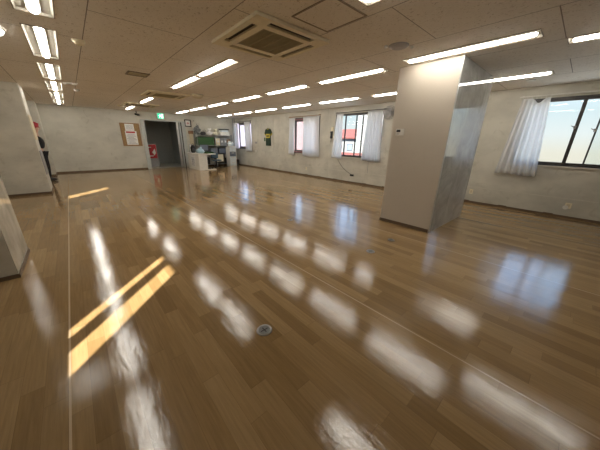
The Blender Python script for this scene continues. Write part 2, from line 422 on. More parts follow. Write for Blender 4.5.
# pillars
def pillar(name, x0, x1, y0, y1, mat, label):
    p = struct(obj(name, [(x0, x1, y0, y1, 0, CE)], mat, origin=(x1 if x1 < 0 else x0, y0, 0)), label)
    return p
PX0, PX1, PY0, PY1 = 4.40, 6.12, 1.48, 2.43
p = pillar('pillar', PX0, PX1, PY0, PY1, 'pillar', 'square cream pillar with a glossy sheet on one face, right of centre')
obj('glossy_panel', [(PX0+.01, PX1-.005, PY0-.008, PY0, .0, CE-.002)], 'gloss', p, label='glossy grey reflective sheet')
obj('corner_guard', [(PX0-.004, PX0+.022, PY0-.012, PY0, .0, CE-.002)], 'alu', p, label='thin bright corner strip')
obj('baseboard', [(PX0-.012, PX0, PY0+.01, PY1+.012, 0, .06), (PX0, PX1, PY1, PY1+.012, 0, .06)], 'base', p)
p1 = pillar('pillar', LX, -.73, 3.85, 4.75, 'wallw', 'white pillar at the left edge nearest the camera')
obj('glossy_panel', [(-.73, -.722, 3.855, 4.745, 0.05, CE-.002)], 'wallgloss' if 'wallgloss' in M else 'gloss', p1, label='glossy marbled sheet') if False else None
M['pgloss'] = pmat('glossy_white_sheet', (.50, .48, .42), .12, spec=.8, noise=.25, nscale=4)
obj('glossy_panel', [(-.73, -.722, 3.855, 4.745, 0.05, CE-.002)], 'pgloss', p1, label='glossy pale sheet')
obj('baseboard', [(LX+.02, -.722, 3.838, 3.85, 0, .045), (-.722, -.71, 3.838, 4.75, 0, .045)], 'base', p1)
obj('scuff_plate', [(-1.35, -.80, 3.842, 3.85, .30, .42)], 'grey', p1)
p2 = pillar('pillar', LX, -.65, 9.49, 10.42, 'wall', 'wide white pillar at left hiding the person in black')
obj('corner_guard', [(-.662, -.642, 9.482, 9.50, 1.95, CE-.002)], 'white', p2, label='bright white corner strip')
obj('moulding', [(LX+.02, -.65, 9.482, 9.49, .46, .475)], 'trim', p2)
obj('baseboard', [(LX+.02, -.638, 9.478, 9.49, 0, .06), (-.65, -.638, 9.478, 10.42, 0, .06)], 'base', p2)
p3 = pillar('pillar', LX, -.67, 13.78, FY, 'wallw', 'white corner pillar against the far wall behind the person')
obj('baseboard', [(LX+.02, -.658, 13.768, 13.78, 0, .06), (-.67, -.658, 13.768, FY-.02, 0, .06)], 'base', p3)
t = obj('pin_board', [(-.65, -.635, 9.56, 10.3, 1.40, 2.0)], 'tan', bevel=.003, origin=(-.645, 9.9, 1.4)); tag(t, 'narrow beige board on the side of the left pillar above the grey board', 'board')
t = obj('leaflet_board', [(-.65, -.63, 9.60, 10.25, .50, 1.12)], 'grey', bevel=.003, origin=(-.64, 9.9, .5)); tag(t, 'grey board low on the side of the left pillar', 'board')

# ------------------------------------------------------------------ windows
def ring(b, x0, x1, y0, y1, z0, z1, w):
    bx(b, x0, x1, y0, y0+w, z0, z1); bx(b, x0, x1, y1-w, y1, z0, z1)
    bx(b, x0, x1, y0+w, y1-w, z0, z0+w); bx(b, x0, x1, y0+w, y1-w, z1-w, z1)
def window(n, sashes, label, latch=()):
    y0, y1, z0, z1 = WIN[n]
    b = B(); ring(b, WX+.02, WX+.13, y0, y1, z0, z1, .035)
    w = struct(obj('window_%d' % n, b, 'frame', origin=(WX+.07, (y0+y1)/2, z0)), label)
    obj('window_sill', [(WX-.03, WX+.02, y0-.02, y1+.02, z0-.03, z0+.004)], 'trim', w)
    for k, (a, c, dx, mt, sw) in enumerate(sashes):
        b = B(); ring(b, WX+.035+dx, WX+.06+dx, a, c, z0+.03, z1-.03, sw)
        s = obj('sash', b, mt, w)
        obj('pane', [(WX+.045+dx, WX+.05+dx, a+sw, c-sw, z0+.03+sw, z1-.03-sw)], 'glass', s)
    for (y, z) in latch:
        b = B(); bx(b, WX+.012, WX+.035, y-.02, y+.02, z-.03, z+.03); cyl(b, (WX+.02, y, z), (WX+.02, y+.06, z+.03), .008, n=8)
        obj('latch', b, 'metald', w)
    return w
window(1, [(.21, 1.11, 0, 'frame', .05), (-.50, .27, .035, 'frame', .045), (-.49, -.03, .065, 'frame', .028)], 'large sliding window at the right edge', latch=[(.26, 1.86), (-.03, 1.80)])
window(2, [(5.40, 6.19, 0, 'frame', .04), (4.93, 5.74, .035, 'frame', .04), (6.2, 6.60, .035, 'frame', .03)], 'sliding window showing red roofs', latch=[(5.42, 1.5)])
window(3, [(8.34, 9.21, 0, 'redpost', .06), (7.5, 9.11, .035, 'frame', .12)], 'window left of the wall phone', latch=[])
window(4, [(13.3, 14.26, 0, 'frame', .12), (12.82, 13.5, .035, 'frame', .06)], 'window in the far right corner', latch=[])
# windows of the left wall (outside the frame): opaque blinds with open slits let the sun through
GAPS = {5: [(-.34, -.08), (.10, .22)], 6: [(6.17, 6.61)]}
for n, (y0, y1, z0, z1) in LW.items():
    b = B(); ring(b, LX-.05, LX-.02, y0, y1, z0-.035, z1+.035, .035)
    w = struct(obj('window_%d' % n, b, 'frame', origin=(LX-.1, (y0+y1)/2, z0)))
    b = B(); bx(b, LX-.012, LX-.009, y0, y1, z0, 1.60); yy = y0
    for (a, c) in GAPS[n]: bx(b, LX-.012, LX-.009, yy, a, 1.60, z1); yy = c
    bx(b, LX-.012, LX-.009, yy, y1, 1.60, z1)
    obj('blind', b, 'cream', w)

# ------------------------------------------------------------------ curtains
def curtain(name_label, top, bot, zt, zb, folds, amp, mat, xoff=.07, ztop=None, group=None, phase=0., flare=1.3):
    (ta, tb), (ba, bb) = top, bot
    nu, nv = folds*10, 22
    b = B(); g = []
    rs = random.Random(int(ta*100)); w = [rs.uniform(.6, 1.3) for _ in range(folds+2)]
    for j in range(nv+1):
        v = j/nv; row = []
        for i in range(nu+1):
            u = i/nu
            y = (ta+(tb-ta)*u)*(1-v)+(ba+(bb-ba)*u)*v
            k = w[int(u*folds)]
            a = amp*(0.45+v*flare)*k
            x = WX-xoff-.028+a*math.sin(2*math.pi*folds*u+phase)*.8 + .010*math.sin(5*v+9*u)
            x = min(x, WX-.012)
            z1 = zt-(ztop(u) if ztop else .012*abs(math.sin(math.pi*folds*u)))
            z = z1+(zb-z1)*v + (.012*math.sin(6*u+phase) if j == nv else 0)
            row.append(b.verts.new((x, y, z)))
        g.append(row)
    for j in range(nv):
        for i in range(nu): b.faces.new((g[j][i], g[j][i+1], g[j+1][i+1], g[j+1][i]))
    t = thing('curtain', (WX-xoff, (ta+tb)/2, zt), name_label, 'curtain', group)
    c = obj('curtain_fabric', b, mat, t, smooth=True)
    md = c.modifiers.new('thick', 'SOLIDIFY'); md.thickness = .0015
    b = B()
    for i in range(folds+1):
        y = ta+(tb-ta)*i/folds
        cyl(b, (WX-xoff+.0, y, zt-.025), (WX-xoff+.0, y, zt+.02), .004, n=6)
    obj('curtain_hook', b, 'white', t)['kind'] = 'stuff'
    return t
def sag(u):  # one hook has come loose: the heading droops
    return .10*math.exp(-((u-.62)/.16)**2)+.01
curtain('sheer white curtain with a drooping top edge at the right-hand window', (1.20, .75), (1.35, .60), 2.465, .84, 6, .028, 'curtain', ztop=sag)
curtain('narrow bright curtain at the left side of the window with red roofs', (6.50, 6.20), (6.68, 6.16), 2.465, .88, 4, .02, 'curtain')
curtain('grey-white gathered curtain at the right side of the window with red roofs', (5.16, 4.60), (5.28, 4.54), 2.475, .87, 7, .026, 'curtain2', phase=1)
curtain('narrow curtain at the left side of the window left of the wall phone', (9.30, 8.90), (9.36, 8.97), 2.45, .88, 4, .018, 'curtain')
curtain('wide pleated white curtain directly left of the wall phone', (8.38, 7.42), (8.37, 7.37), 2.47, .86, 9, .024, 'curtain', phase=2)
curtain('narrow bright curtain in the far right corner beside the shelves', (14.60, 14.16), (14.58, 14.14), 2.45, .98, 4, .015, 'curtain')
curtain('cream-white curtain at the far corner window, left of the green jersey', (13.38, 12.74), (13.3, 12.60), 2.46, .86, 6, .03, 'curtain2')
def rail(y0, y1, z, mat, label):
    t = thing('curtain_rail', (WX-.07, (y0+y1)/2, z), label, 'curtain rail')
    obj('rail', [(WX-.085, WX-.055, y0, y1, z, z+.022)], mat, t)
    for y in (y0+.05, y1-.05): obj('bracket', [(WX-.085, WX, y-.012, y+.012, z+.022, z+.032)], mat, t)
rail(-1.1, 1.26, 2.487, 'white', 'white curtain rail over the right-hand window')
rail(4.52, 6.58, 2.487, 'frame', 'thin dark curtain rail over the window with red roofs')
rail(7.38, 9.35, 2.477, 'brown', 'brown curtain rail over the window left of the wall phone')
rail(12.68, 14.58, 2.474, 'frame', 'thin curtain rail over the far corner window')

# ------------------------------------------------------------------ ceiling lights
LW_, LH_ = .038, .030
def fixture(cx, w, y0, ln, label, group):
    t = thing('fluorescent_light', (cx, y0, CE), label, 'ceiling light', group)
    b = B(); h = w/2-.002; yi, yo = y0-.026, y0+ln+.026; zt = CE+.022
    A = [(-h, yi, CE), (h, yi, CE), (h, yo, CE), (-h, yo, CE)]; hi = h-.018
    T = [(-hi, yi+.01, zt), (hi, yi+.01, zt), (hi, yo-.01, zt), (-hi, yo-.01, zt)]
    va = [b.verts.new((cx+x, y, z)) for x, y, z in A]; vb = [b.verts.new((cx+x, y, z)) for x, y, z in T]
    for i in range(4): b.faces.new((va[i], va[(i+1) % 4], vb[(i+1) % 4], vb[i]))
    b.faces.new(vb[::-1])
    obj('recessed_tray', b, 'reflector', t)
    b = B(); r = .009; H_ = w/2+.006
    bx(b, cx-H_, cx-H_+r, yi-.006, yo+.006, CE-.005, CE); bx(b, cx+H_-r, cx+H_, yi-.006, yo+.006, CE-.005, CE)
    bx(b, cx-H_, cx+H_, yi-.006, yi+.003, CE-.005, CE); bx(b, cx-H_, cx+H_, yo-.003, yo+.006, CE-.005, CE)
    obj('rim', b, 'rim', t)
    b = B(); rings = []; NB = 12      # diffuser bar with rounded ends
    for yy, k in ((y0+.012, .35), (y0+.02, .7), (y0+.04, .93), (y0+.07, 1), (y0+ln-.07, 1), (y0+ln-.04, .93), (y0+ln-.02, .7), (y0+ln-.012, .35)):
        rings.append([b.verts.new((cx-LW_*k*math.cos(math.pi*i/NB), yy, CE+.006-(LH_*(.4+.6*k))*math.sin(math.pi*i/NB)**.8)) for i in range(NB+1)])
    for A_, B_ in zip(rings, rings[1:]):
        for i in range(NB): b.faces.new((A_[i], A_[i+1], B_[i+1], B_[i]))
        b.faces.new((A_[NB], A_[0], B_[0], B_[NB]))
    b.faces.new(rings[0]); b.faces.new(rings[-1][::-1])
    obj('diffuser_bar', b, 'tube', t, smooth=False, label='lit white diffuser bar')
    obj('mounting_base', [(cx-.052, cx+.052, y0+.006, y0+ln-.006, CE+.006, CE+.021)], 'white', t)
    return t
ORD = ['nearest', 'second', 'third', 'fourth', 'fifth', 'sixth', 'seventh', 'eighth']
rown = {0: 'the leftmost row', 1: 'the row with the large air conditioner', 2: 'the row over the cream pillar', 3: 'the row closest to the windows', 4: '', 5: '', 6: ''}
grp = {0: 'lights of the leftmost row', 1: 'lights of the row beside the air conditioner', 2: 'lights of the row over the pillar', 3: 'lights of the row closest to the windows', 4: None, 5: 'lights of the row over the pillar', 6: 'lights of the row beside the air conditioner'}
for k, (cx, w, ysl, ln) in enumerate(ROWS):
    first = None; n = 0
    vis = [y for y in ysl]
    for y in vis:
        hidden = (k == 0 and y < 2) or (k == 3 and y < 0) 
        if k == 4: lab = 'recessed fluorescent light cut off by the right edge of the photo'
        elif hidden: lab = 'recessed fluorescent light of %s, behind the camera' % rown[k]
        elif k == 6: lab = 'lit fluorescent light just beyond the large air conditioner, nearer of a touching pair'
        elif k == 5: lab = 'lit fluorescent light nearest camera over the cream pillar'
        else:
            if k == 2: nm = ['second', 'third', 'fourth', 'fifth', 'sixth', 'farthest'][n]
            elif k == 1: nm = ['nearest', 'farther of a touching pair', 'second farthest', 'farthest'][n]
            elif k == 3: nm = ['nearest', 'second, partly behind the pillar', 'third', 'fourth', 'fifth', 'sixth', 'farthest'][n]
            else:
                cnt = len(vis)-(1 if k == 0 else 0)
                nm = 'farthest' if n == cnt-1 else ORD[n]
            lab = 'lit fluorescent light, %s from camera in %s' % (nm, rown[k]) if ',' not in nm and 'pair' not in nm else 'lit fluorescent light, %s, in %s' % (nm, rown[k])
            n += 1
        if hidden: continue
        if first is None: first = fixture(cx, w, y, ln, lab, grp[k])
        else: dup(first, (cx, y, CE), lab, grp[k])
# close the unused openings over/behind the camera
for k, (cx, w, ysl, ln) in enumerate(ROWS):
    for y in ysl:
        if (k == 0 and y < 2) or (k == 3 and y < 0):
            struct(obj('trim_7', [(cx-w/2, cx+w/2, y-.03, y+ln+.03, CE, CE+.01)], 'ceil'))
# round lamp at the left edge
t = thing('round_ceiling_lamp', (-.62, 4.95, CE), 'round white lit lamp half cut off at the left edge', 'ceiling light')
b = B(); lathe(b, [(.33, CE), (.33, CE-.02), (.30, CE-.03)], -.62, 4.95); obj('base', b, 'white', t)
b = B(); lathe(b, [(.31, CE-.03), (.30, CE-.05), (.25, CE-.075), (.12, CE-.09), (.03, CE-.092)], -.62, 4.95); obj('shade', b, 'lamp', t, smooth=True)

# ------------------------------------------------------------------ ceiling air conditioners
def aircon(cx, cy, label):
    t = thing('ceiling_air_conditioner', (cx, cy, CE), label, 'air conditioner', 'ceiling cassette air conditioners')
    s, z0, z1 = .53, CE-.035, CE
    b = B()
    # bevelled square panel with four slot openings and central opening built from a grid
    br = sorted({-s, s, -.47, .47, -.385, .385, -.32, .32, -.30, .30})
    def solid(x, y):
        if abs(x) < .30 and abs(y) < .30: return False
        if max(abs(x), abs(y)) < .30: return False
        for a, c in ((abs(x), abs(y)), (abs(y), abs(x))):
            if .385 < a < .47 and c < .32: return False
        return True
    for x0, x1 in zip(br, br[1:]):
        for y0, y1 in zip(br, br[1:]):
            if solid((x0+x1)/2, (y0+y1)/2): bx(b, cx+x0, cx+x1, cy+y0, cy+y1, z0, z1-.002)
    bmesh.ops.remove_doubles(b, verts=b.verts, dist=.0005)
    obj('panel', b, 'cream', t)
    obj('slot_backing', [(cx-.48, cx+.48, cy-.48, cy+.48, z1-.012, z1-.001)], 'dark', t)
    b = B()
    for i in range(20): 
        q = -.29+i*.0305; bx(b, cx-.30, cx+.30, cy+q, cy+q+.014, z0+.002, z0+.008)
    for q in (-.30, -.15, 0, .15, .286): bx(b, cx+q, cx+q+.014, cy-.30, cy+.30, z0-.001, z0+.006)
    bx(b, cx-.30, cx+.30, cy-.30, cy+.30, z0+.012, z0+.015)
    obj('intake_grille', b, 'creamd', t)
    for k in range(4):
        R = Matrix.Translation((cx, cy, 0)) @ Matrix.Rotation(k*math.pi/2, 4, 'Z')
        b = B(); tilt = Matrix.Translation((0, .42, z0+.008)) @ Matrix.Rotation(math.radians(28), 4, 'X')
        bx(b, -.285, .285, .018, .040, -.002, .002, R @ tilt)
        obj('louver', b, 'cream', t)
    return t
aircon(2.14, 2.99, 'large beige four-way ceiling air conditioner nearest the camera')
ac0 = [o for o in SC.objects if o.name == 'ceiling_air_conditioner'][0]
dup(ac0, (2.34, 8.50, CE), 'beige ceiling air conditioner in the middle distance with dark slots')
dup(ac0, (2.30, 11.75, CE), 'faint beige ceiling air conditioner farthest back toward the doorway')

# access hatch, detectors, vent
t = thing('ceiling_hatch', (2.2, 2.05, CE), 'square ceiling hatch with dark frame beside the large air conditioner', 'hatch')
b = B(); b2 = B(); x0, x1, y0, y1 = 1.93, 2.46, 1.78, 2.32
for q in ((x0, x1, y0, y0+.018), (x0, x1, y1-.018, y1), (x0, x0+.018, y0, y1), (x1-.018, x1, y0, y1)): bx(b, *q, CE-.007, CE)
obj('hatch_frame', b, 'rim', t); obj('hatch_panel', [(x0+.018, x1-.018, y0+.018, y1-.018, CE-.004, CE)], 'ceil', t)

def dome(name, x, y, r, h, mat, label, cat, clips=False):
    t = thing(name, (x, y, CE), label, cat)
    b = B(); lathe(b, [(r, CE), (r, CE-h*.35), (r*.93, CE-h*.6), (r*.6, CE-h), (r*.15, CE-h*1.02)], x, y)
    obj('cover', b, mat, t, smooth=False, bevel=0)
    b = B(); lathe(b, [(r*1.08, CE), (r*1.08, CE-.008), (r*1.02, CE-.010)], x, y); obj('base', b, 'cream' if mat == 'cream' else 'grey', t)
    if clips:
        for (dx, dy) in ((-.10, .10), (.11, -.10)):
            b = B(); blob(b, (x+dx*1.15, y+dy*1.15, CE-.018), (.024, .024, .02), 0, sub=2); obj('clip', b, 'white', t, smooth=True, label='white clip')
    return t
dome('ceiling_speaker', 3.43, 1.95, .115, .035, 'mauve', 'round grey ceiling disc with two white clips, left of the pillar top', 'ceiling disc', True)
dome('heat_detector', 3.0, 7.8, .16, .085, 'tan', 'round beige ceiling disc beyond the paired tubes', 'detector')
dome('heat_detector', 1.77, 12.55, .10, .06, 'cream', 'small beige disc on the ceiling near the notice board', 'detector')
dome('heat_detector', .36, 4.78, .065, .05, 'cream', 'small tan and white detector near the leftmost light row', 'detector')
dome('heat_detector', .43, 9.5, .06, .05, 'white', 'tiny pale detector far along the leftmost light row', 'detector')
dome('heat_detector', 6.88, 1.04, .07, .03, 'white', 'small pale ceiling disc near the curtain right of the pillar', 'detector')
t = thing('wing_bracket', (.25, 8.5, CE), 'small white winged ceiling fitting beside the leftmost light row', 'fitting')
b = B(); prism(b, [(.16, CE), (.2, CE-.05), (.27, CE-.02), (.36, CE-.05), (.44, CE)], 'y', 8.42, 8.54); obj('plate', b, 'white', t)
t = thing('ceiling_vent', (1.27, 6.3, CE), 'small brown-grey rectangular ceiling vent left of the paired tubes', 'vent')
obj('frame', [(1.09, 1.46, 6.10, 6.13, CE-.012, CE), (1.09, 1.46, 6.42, 6.45, CE-.012, CE), (1.09, 1.12, 6.1, 6.45, CE-.012, CE), (1.43, 1.46, 6.1, 6.45, CE-.012, CE)], 'rim', t)
obj('backing', [(1.12, 1.43, 6.13, 6.42, CE-.003, CE)], 'dark', t)
obj('slats', [(1.12, 1.43, 6.142+i*.035, 6.150+i*.035, CE-.010, CE-.005) for i in range(8)], 'cream', t)

# ------------------------------------------------------------------ doorway and corridor
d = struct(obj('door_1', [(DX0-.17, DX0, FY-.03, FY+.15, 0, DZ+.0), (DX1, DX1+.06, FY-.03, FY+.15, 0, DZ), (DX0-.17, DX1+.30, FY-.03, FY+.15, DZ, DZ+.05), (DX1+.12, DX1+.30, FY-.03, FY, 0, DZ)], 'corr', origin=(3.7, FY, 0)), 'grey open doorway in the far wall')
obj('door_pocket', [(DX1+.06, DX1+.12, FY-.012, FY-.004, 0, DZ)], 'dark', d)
obj('door_leaf', [(4.36, 4.47, FY+.03, FY+.09, .02, DZ-.01)], 'alu', d, label='pale edge of the sliding door')
obj('door_handle', [(4.345, 4.36, FY+.04, FY+.07, .95, 1.2)], 'black', d)
CY = FY+3.0
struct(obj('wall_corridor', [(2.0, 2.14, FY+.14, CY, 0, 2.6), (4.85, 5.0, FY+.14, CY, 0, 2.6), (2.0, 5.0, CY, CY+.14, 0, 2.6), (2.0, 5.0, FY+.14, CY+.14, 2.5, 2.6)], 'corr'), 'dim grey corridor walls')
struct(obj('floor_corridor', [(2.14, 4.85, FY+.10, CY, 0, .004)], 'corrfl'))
t = thing('notice_stand', (3.2, 15.5, 0), 'grey stand with a red and white notice just inside the doorway', 'notice stand')
obj('cabinet', [(2.98, 3.48, 15.45, 15.7, .012, .46)], 'grey', t, bevel=.006)
obj('red_panel', [(2.98, 3.42, 15.46, 15.50, .46, 1.16)], 'red', t)
obj('sign_border', [(2.96, 3.44, 15.50, 15.52, .44, 1.20)], 'paper', t)
b = B(); prism(b, [(3.20, .78), (3.34, .95), (3.36, .72), (3.28, .6)], 'y', 15.452, 15.46); bx(b, 3.04, 3.18, 15.452, 15.46, 1.0, 1.04); bx(b, 3.04, 3.24, 15.452, 15.46, .56, .60)
obj('sign_print', b, 'paper', t)
# exit sign
t = thing('exit_sign', (3.65, FY-.05, 2.42), 'glowing green emergency exit sign above the doorway', 'sign')
obj('housing', [(3.50, 3.81, FY-.075, FY-.0, 2.40, 2.67)], 'white', t, bevel=.006)
obj('face', [(3.515, 3.795, FY-.082, FY-.076, 2.415, 2.655)], 'exit', t)
b = B(); bx(b, 3.69, 3.77, FY-.087, FY-.083, 2.44, 2.63)
s_ = obj('doorway_symbol', b, 'exitw', t)
b = B()
blob(b, (3.635, FY-.085, 2.60), (.016, .003, .016), 0, sub=2)
for q in ([(3.60, 2.585), (3.66, 2.58), (3.65, 2.52), (3.61, 2.52)], [(3.61, 2.525), (3.64, 2.525), (3.60, 2.45), (3.58, 2.455)], [(3.63, 2.53), (3.65, 2.53), (3.685, 2.49), (3.67, 2.48)], [(3.66, 2.58), (3.66, 2.565), (3.70, 2.545), (3.70, 2.56)], [(3.60, 2.585), (3.61, 2.57), (3.575, 2.54), (3.565, 2.55)]):
    prism(b, q, 'y', FY-.087, FY-.083)
obj('running_figure', b, 'exitw', t)
# security camera
t = thing('security_camera', (2.62, FY-.12, CE), 'small black security camera above the notice board', 'camera')
b = B(); cyl(b, (2.62, FY-.15, CE), (2.62, FY-.15, CE-.10), .018, n=10); obj('mount', b, 'black', t)
b = B(); cyl(b, (2.58, FY-.08, CE-.14), (2.70, FY-.30, CE-.19), .045, n=14); obj('body', b, 'black', t, bevel=.006)
b = B(); cyl(b, (2.70, FY-.30, CE-.19), (2.706, FY-.31, CE-.193), .03, n=14); obj('lens', b, 'metald', t)
# notice board
t = thing('notice_board', (2.28, FY, 1.1), 'brown wooden notice board with papers left of the doorway', 'notice board')
obj('board', [(1.90, 2.64, FY-.025, FY, 1.13, 2.12)], 'cork', t)
obj('frame', [(1.88, 1.92, FY-.035, FY, 1.11, 2.14), (2.62, 2.66, FY-.035, FY, 1.11, 2.14), (1.92, 2.62, FY-.035, FY, 1.11, 1.145), (1.92, 2.62, FY-.035, FY, 2.105, 2.14)], 'brown', t)
n_ = obj('notice', [(2.07, 2.43, FY-.029, FY-.0255, 1.80, 2.10)], 'paper', t)
obj('print', [(2.11, 2.39, FY-.031, FY-.029, 1.86+i*.04, 1.872+i*.04) for i in range(5)], 'ink', n_)
n_ = obj('poster', [(2.04, 2.50, FY-.030, FY-.0255, 1.17, 1.79)], 'paper', t)
obj('poster_heading', [(2.07, 2.44, FY-.032, FY-.030, 1.70, 1.765)], 'red', n_, label='red heading')
obj('print', [(2.08+.04*(i % 2), 2.46-.05*(i % 3), FY-.032, FY-.030, 1.22+i*.055, 1.24+i*.055) for i in range(8)], 'ink', n_)
# framed picture
t = thing('picture_frame', (4.93, FY, 2.1), 'dark square framed picture on the wall right of the doorway', 'picture frame')
b = B(); x0, x1, z0, z1 = 4.79, 5.13, 2.10, 2.46
for q in ((x0, x1, z0, z0+.045), (x0, x1, z1-.045, z1), (x0, x0+.045, z0, z1), (x1-.045, x1, z0, z1)): bx(b, q[0], q[1], FY-.03, FY, q[2], q[3])
obj('frame', b, 'dark', t); pp = obj('picture', [(x0+.045, x1-.045, FY-.012, FY-.004, z0+.045, z1-.045)], 'paper', t)
obj('picture_print', [(4.90, 5.03, FY-.014, FY-.012, 2.24, 2.27), (4.92, 5.01, FY-.014, FY-.012, 2.3, 2.32)], 'red', pp)
for i, (x, z, lb) in enumerate(((5.28, 2.42, 'dark wall hook right of the framed picture, upper of two'), (5.42, 2.24, 'dark wall hook right of the framed picture, lower of two'))):
    b = B(); tube_path(b, [(x, FY, z+.02), (x, FY-.03, z+.02), (x, FY-.05, z-.01), (x, FY-.035, z-.03)], .009); tag(obj('wall_hook', b, 'black', origin=(x, FY, z)), lb, 'hook')

# ------------------------------------------------------------------ items on the window wall
# jersey on a white board
t = obj('wall_board', [(WX-.012, WX, 10.66, 11.78, .93, 2.62)], 'wallw', origin=(WX, 11.2, .93)); tag(t, 'pale rectangular board on the wall behind the green jersey', 'board')
t = thing('jersey', (WX-.03, 11.05, 1.25), 'dark green and yellow short-sleeved jersey hung on the window wall', 'jersey')
cy_ = 11.08
def jy(p): return [(cy_-q[0], q[1]) for q in p]
body = [(-.10, 2.06), (.10, 2.06), (.24, 2.0), (.33, 1.80), (.24, 1.72), (.20, 1.80), (.215, 1.22), (-.215, 1.22), (-.20, 1.80), (-.24, 1.72), (-.33, 1.80), (-.24, 2.0)]
b = B(); prism(b, jy(body), 'x', WX-.055, WX-.02); obj('shirt_body', b, 'green', t, bevel=.006)
yk = obj('chest_panel', [(WX-.062, WX-.0555, cy_-.18, cy_+.18, 1.60, 1.80)], 'yellow', t, label='yellow chest panel')
obj('chest_print', [(WX-.064, WX-.062, cy_+.05, cy_+.11, 1.65, 1.75), (WX-.064, WX-.062, cy_-.03, cy_+.02, 1.65, 1.75), (WX-.064, WX-.062, cy_-.11, cy_-.06, 1.65, 1.75)], 'green', yk)
for s in (-1, 1):
    b = B(); prism(b, [(cy_+s*.245, 1.715), (cy_+s*.335, 1.80), (cy_+s*.322, 1.835), (cy_+s*.235, 1.755)], 'x', WX-.058, WX-.018); obj('sleeve_cuff', b, 'yellow', t)
b = B(); tube_path(b, [(WX-.058, cy_+.09*math.cos(a), 2.065+.06*math.sin(a)) for a in [math.pi+i*math.pi/8 for i in range(9)]], .012); obj('collar', b, 'yellow', t)
b = B(); tube_path(b, [(WX-.035, cy_+.22, 2.0), (WX-.035, cy_, 2.11), (WX-.035, cy_-.22, 2.0)], .006); tube_path(b, [(WX-.035, cy_, 2.11), (WX-.035, cy_, 2.17), (WX-.035, cy_+.025, 2.20), (WX-.012, cy_+.01, 2.22)], .005); obj('hanger', b, 'metald', t)
tag(obj('leaflet', [(WX-.018, WX-.012, 11.38, 11.5, 1.44, 1.62)], 'greenb', origin=(WX, 11.44, 1.44)), 'small green leaflet on the wall at the left hem of the jersey', 'leaflet')
tag(obj('wall_switch', [(WX-.02, WX, 12.2, 12.42, 1.30, 1.40)], 'grey', bevel=.003, origin=(WX, 12.3, 1.3)), 'grey switch plate on the wall between the corner curtain and jersey', 'switch')
tag(obj('socket_box', [(WX-.05, WX, 12.24, 12.38, .84, .96)], 'white', bevel=.006, origin=(WX, 12.3, .84)), 'small white box on the wall below the grey switch plate', 'box')
# wall phone
t = thing('wall_phone', (WX, 6.98, 1.6), 'black handset on a beige wall mount between two windows', 'wall phone')
obj('mount', [(WX-.03, WX, 6.70, 6.82, 1.60, 2.02)], 'cream', t, bevel=.006)
b = B(); prism(b, [(WX-.03, 1.62), (WX-.075, 1.60), (WX-.085, 1.66), (WX-.06, 1.70), (WX-.06, 1.78), (WX-.085, 1.81), (WX-.08, 1.86), (WX-.03, 1.87)], 'y', 6.71, 6.81); obj('handset', b, 'black', t, bevel=.004)
b = B(); tube_path(b, [(WX-.05, 6.76, 1.60), (WX-.045, 6.77, 1.5), (WX-.04, 6.79, 1.45), (WX-.03, 6.8, 1.5), (WX-.02, 6.8, 1.6)], .005); obj('cord', b, 'black', t)
# wall fan near the pillar
t = thing('wall_fan', (WX, 4.25, 2.4), 'mauve-grey wall fan high on the wall beside the pillar', 'fan')
fy, fz = 4.28, 2.36
obj('bracket', [(WX-.12, WX, fy-.05, fy+.05, fz-.06, fz+.06)], 'mauve', t, bevel=.008)
b = B(); cyl(b, (WX-.12, fy, fz), (WX-.24, fy, fz), .055, .045); obj('motor', b, 'mauve', t, bevel=.006)
b = B()
for r_ in (.07, .12, .165, .20):
    for q in (-.26, -.34):
        if q == -.34 and r_ > .19: continue
        tube_path(b, [(WX+q, fy+r_*math.cos(a), fz+r_*math.sin(a)) for a in [i*math.pi/12 for i in range(25)]], .004, 6)
for i in range(18):
    a = i*math.pi/9; tube_path(b, [(WX-.26, fy+.05*math.cos(a), fz+.05*math.sin(a)), (WX-.25, fy+.2*math.cos(a), fz+.2*math.sin(a)), (WX-.34, fy+.165*math.cos(a), fz+.165*math.sin(a)), (WX-.345, fy+.03*math.cos(a), fz+.03*math.sin(a))], .003, 6)
obj('cage', b, 'grey', t)
for i in range(3):
    a = i*2*math.pi/3; R = Matrix.Translation((WX-.30, fy, fz)) @ Matrix.Rotation(a, 4, 'X') @ Matrix.Rotation(.4, 4, 'Z')
    b = B(); vs = bx(b, -.003, .003, .02, .15, -.055, .055, R); obj('blade', b, 'mauve', t)
b = B(); cyl(b, (WX-.24, fy, fz), (WX-.335, fy, fz), .028); obj('hub', b, 'mauve', t)
# sockets and cable
def socket(y, z, w, label, round_=False):
    t = thing('wall_socket', (WX, y, z), label, 'socket')
    obj('plate', [(WX-.010, WX, y-w/2, y+w/2, z, z+.12)], 'cream', t, bevel=.003)
    obj('insert', [(WX-.014, WX-.010, y-w/4, y+w/4, z+.025, z+.095)], 'tan', t)
    if round_:
        b = B(); cyl(b, (WX-.014, y+.03, z+.02), (WX-.05, y+.03, z+.02), .045, n=20); obj('round_plug', b, 'white', t, bevel=.006)
socket(1.75, .24, .08, 'beige wall socket just right of the pillar base')
socket(-.06, .22, .10, 'beige wall socket with a round white plug below the right-hand window', True)
socket(8.2, .26, .08, 'beige wall socket low between the two middle windows')
t = obj('cable_box', [(WX-.04, WX, 5.58, 5.74, .26, .33)], 'black', bevel=.008, origin=(WX, 5.66, .26)); tag(t, 'black plug box low on the wall under the window with red roofs', 'plug')
b = B(); pts = []
for i in range(17):
    u = i/16; y = 6.42-(.70)*u; z = .88-(.55)*(u**.75)-.04*math.sin(math.pi*u); pts.append((WX-.012-.01*math.sin(3*u), y, z))
tube_path(b, pts, .006); tag(obj('cable', b, 'black', origin=(WX, 6.1, .6)), 'thin dark cable running down the wall to the black plug box', 'cable')
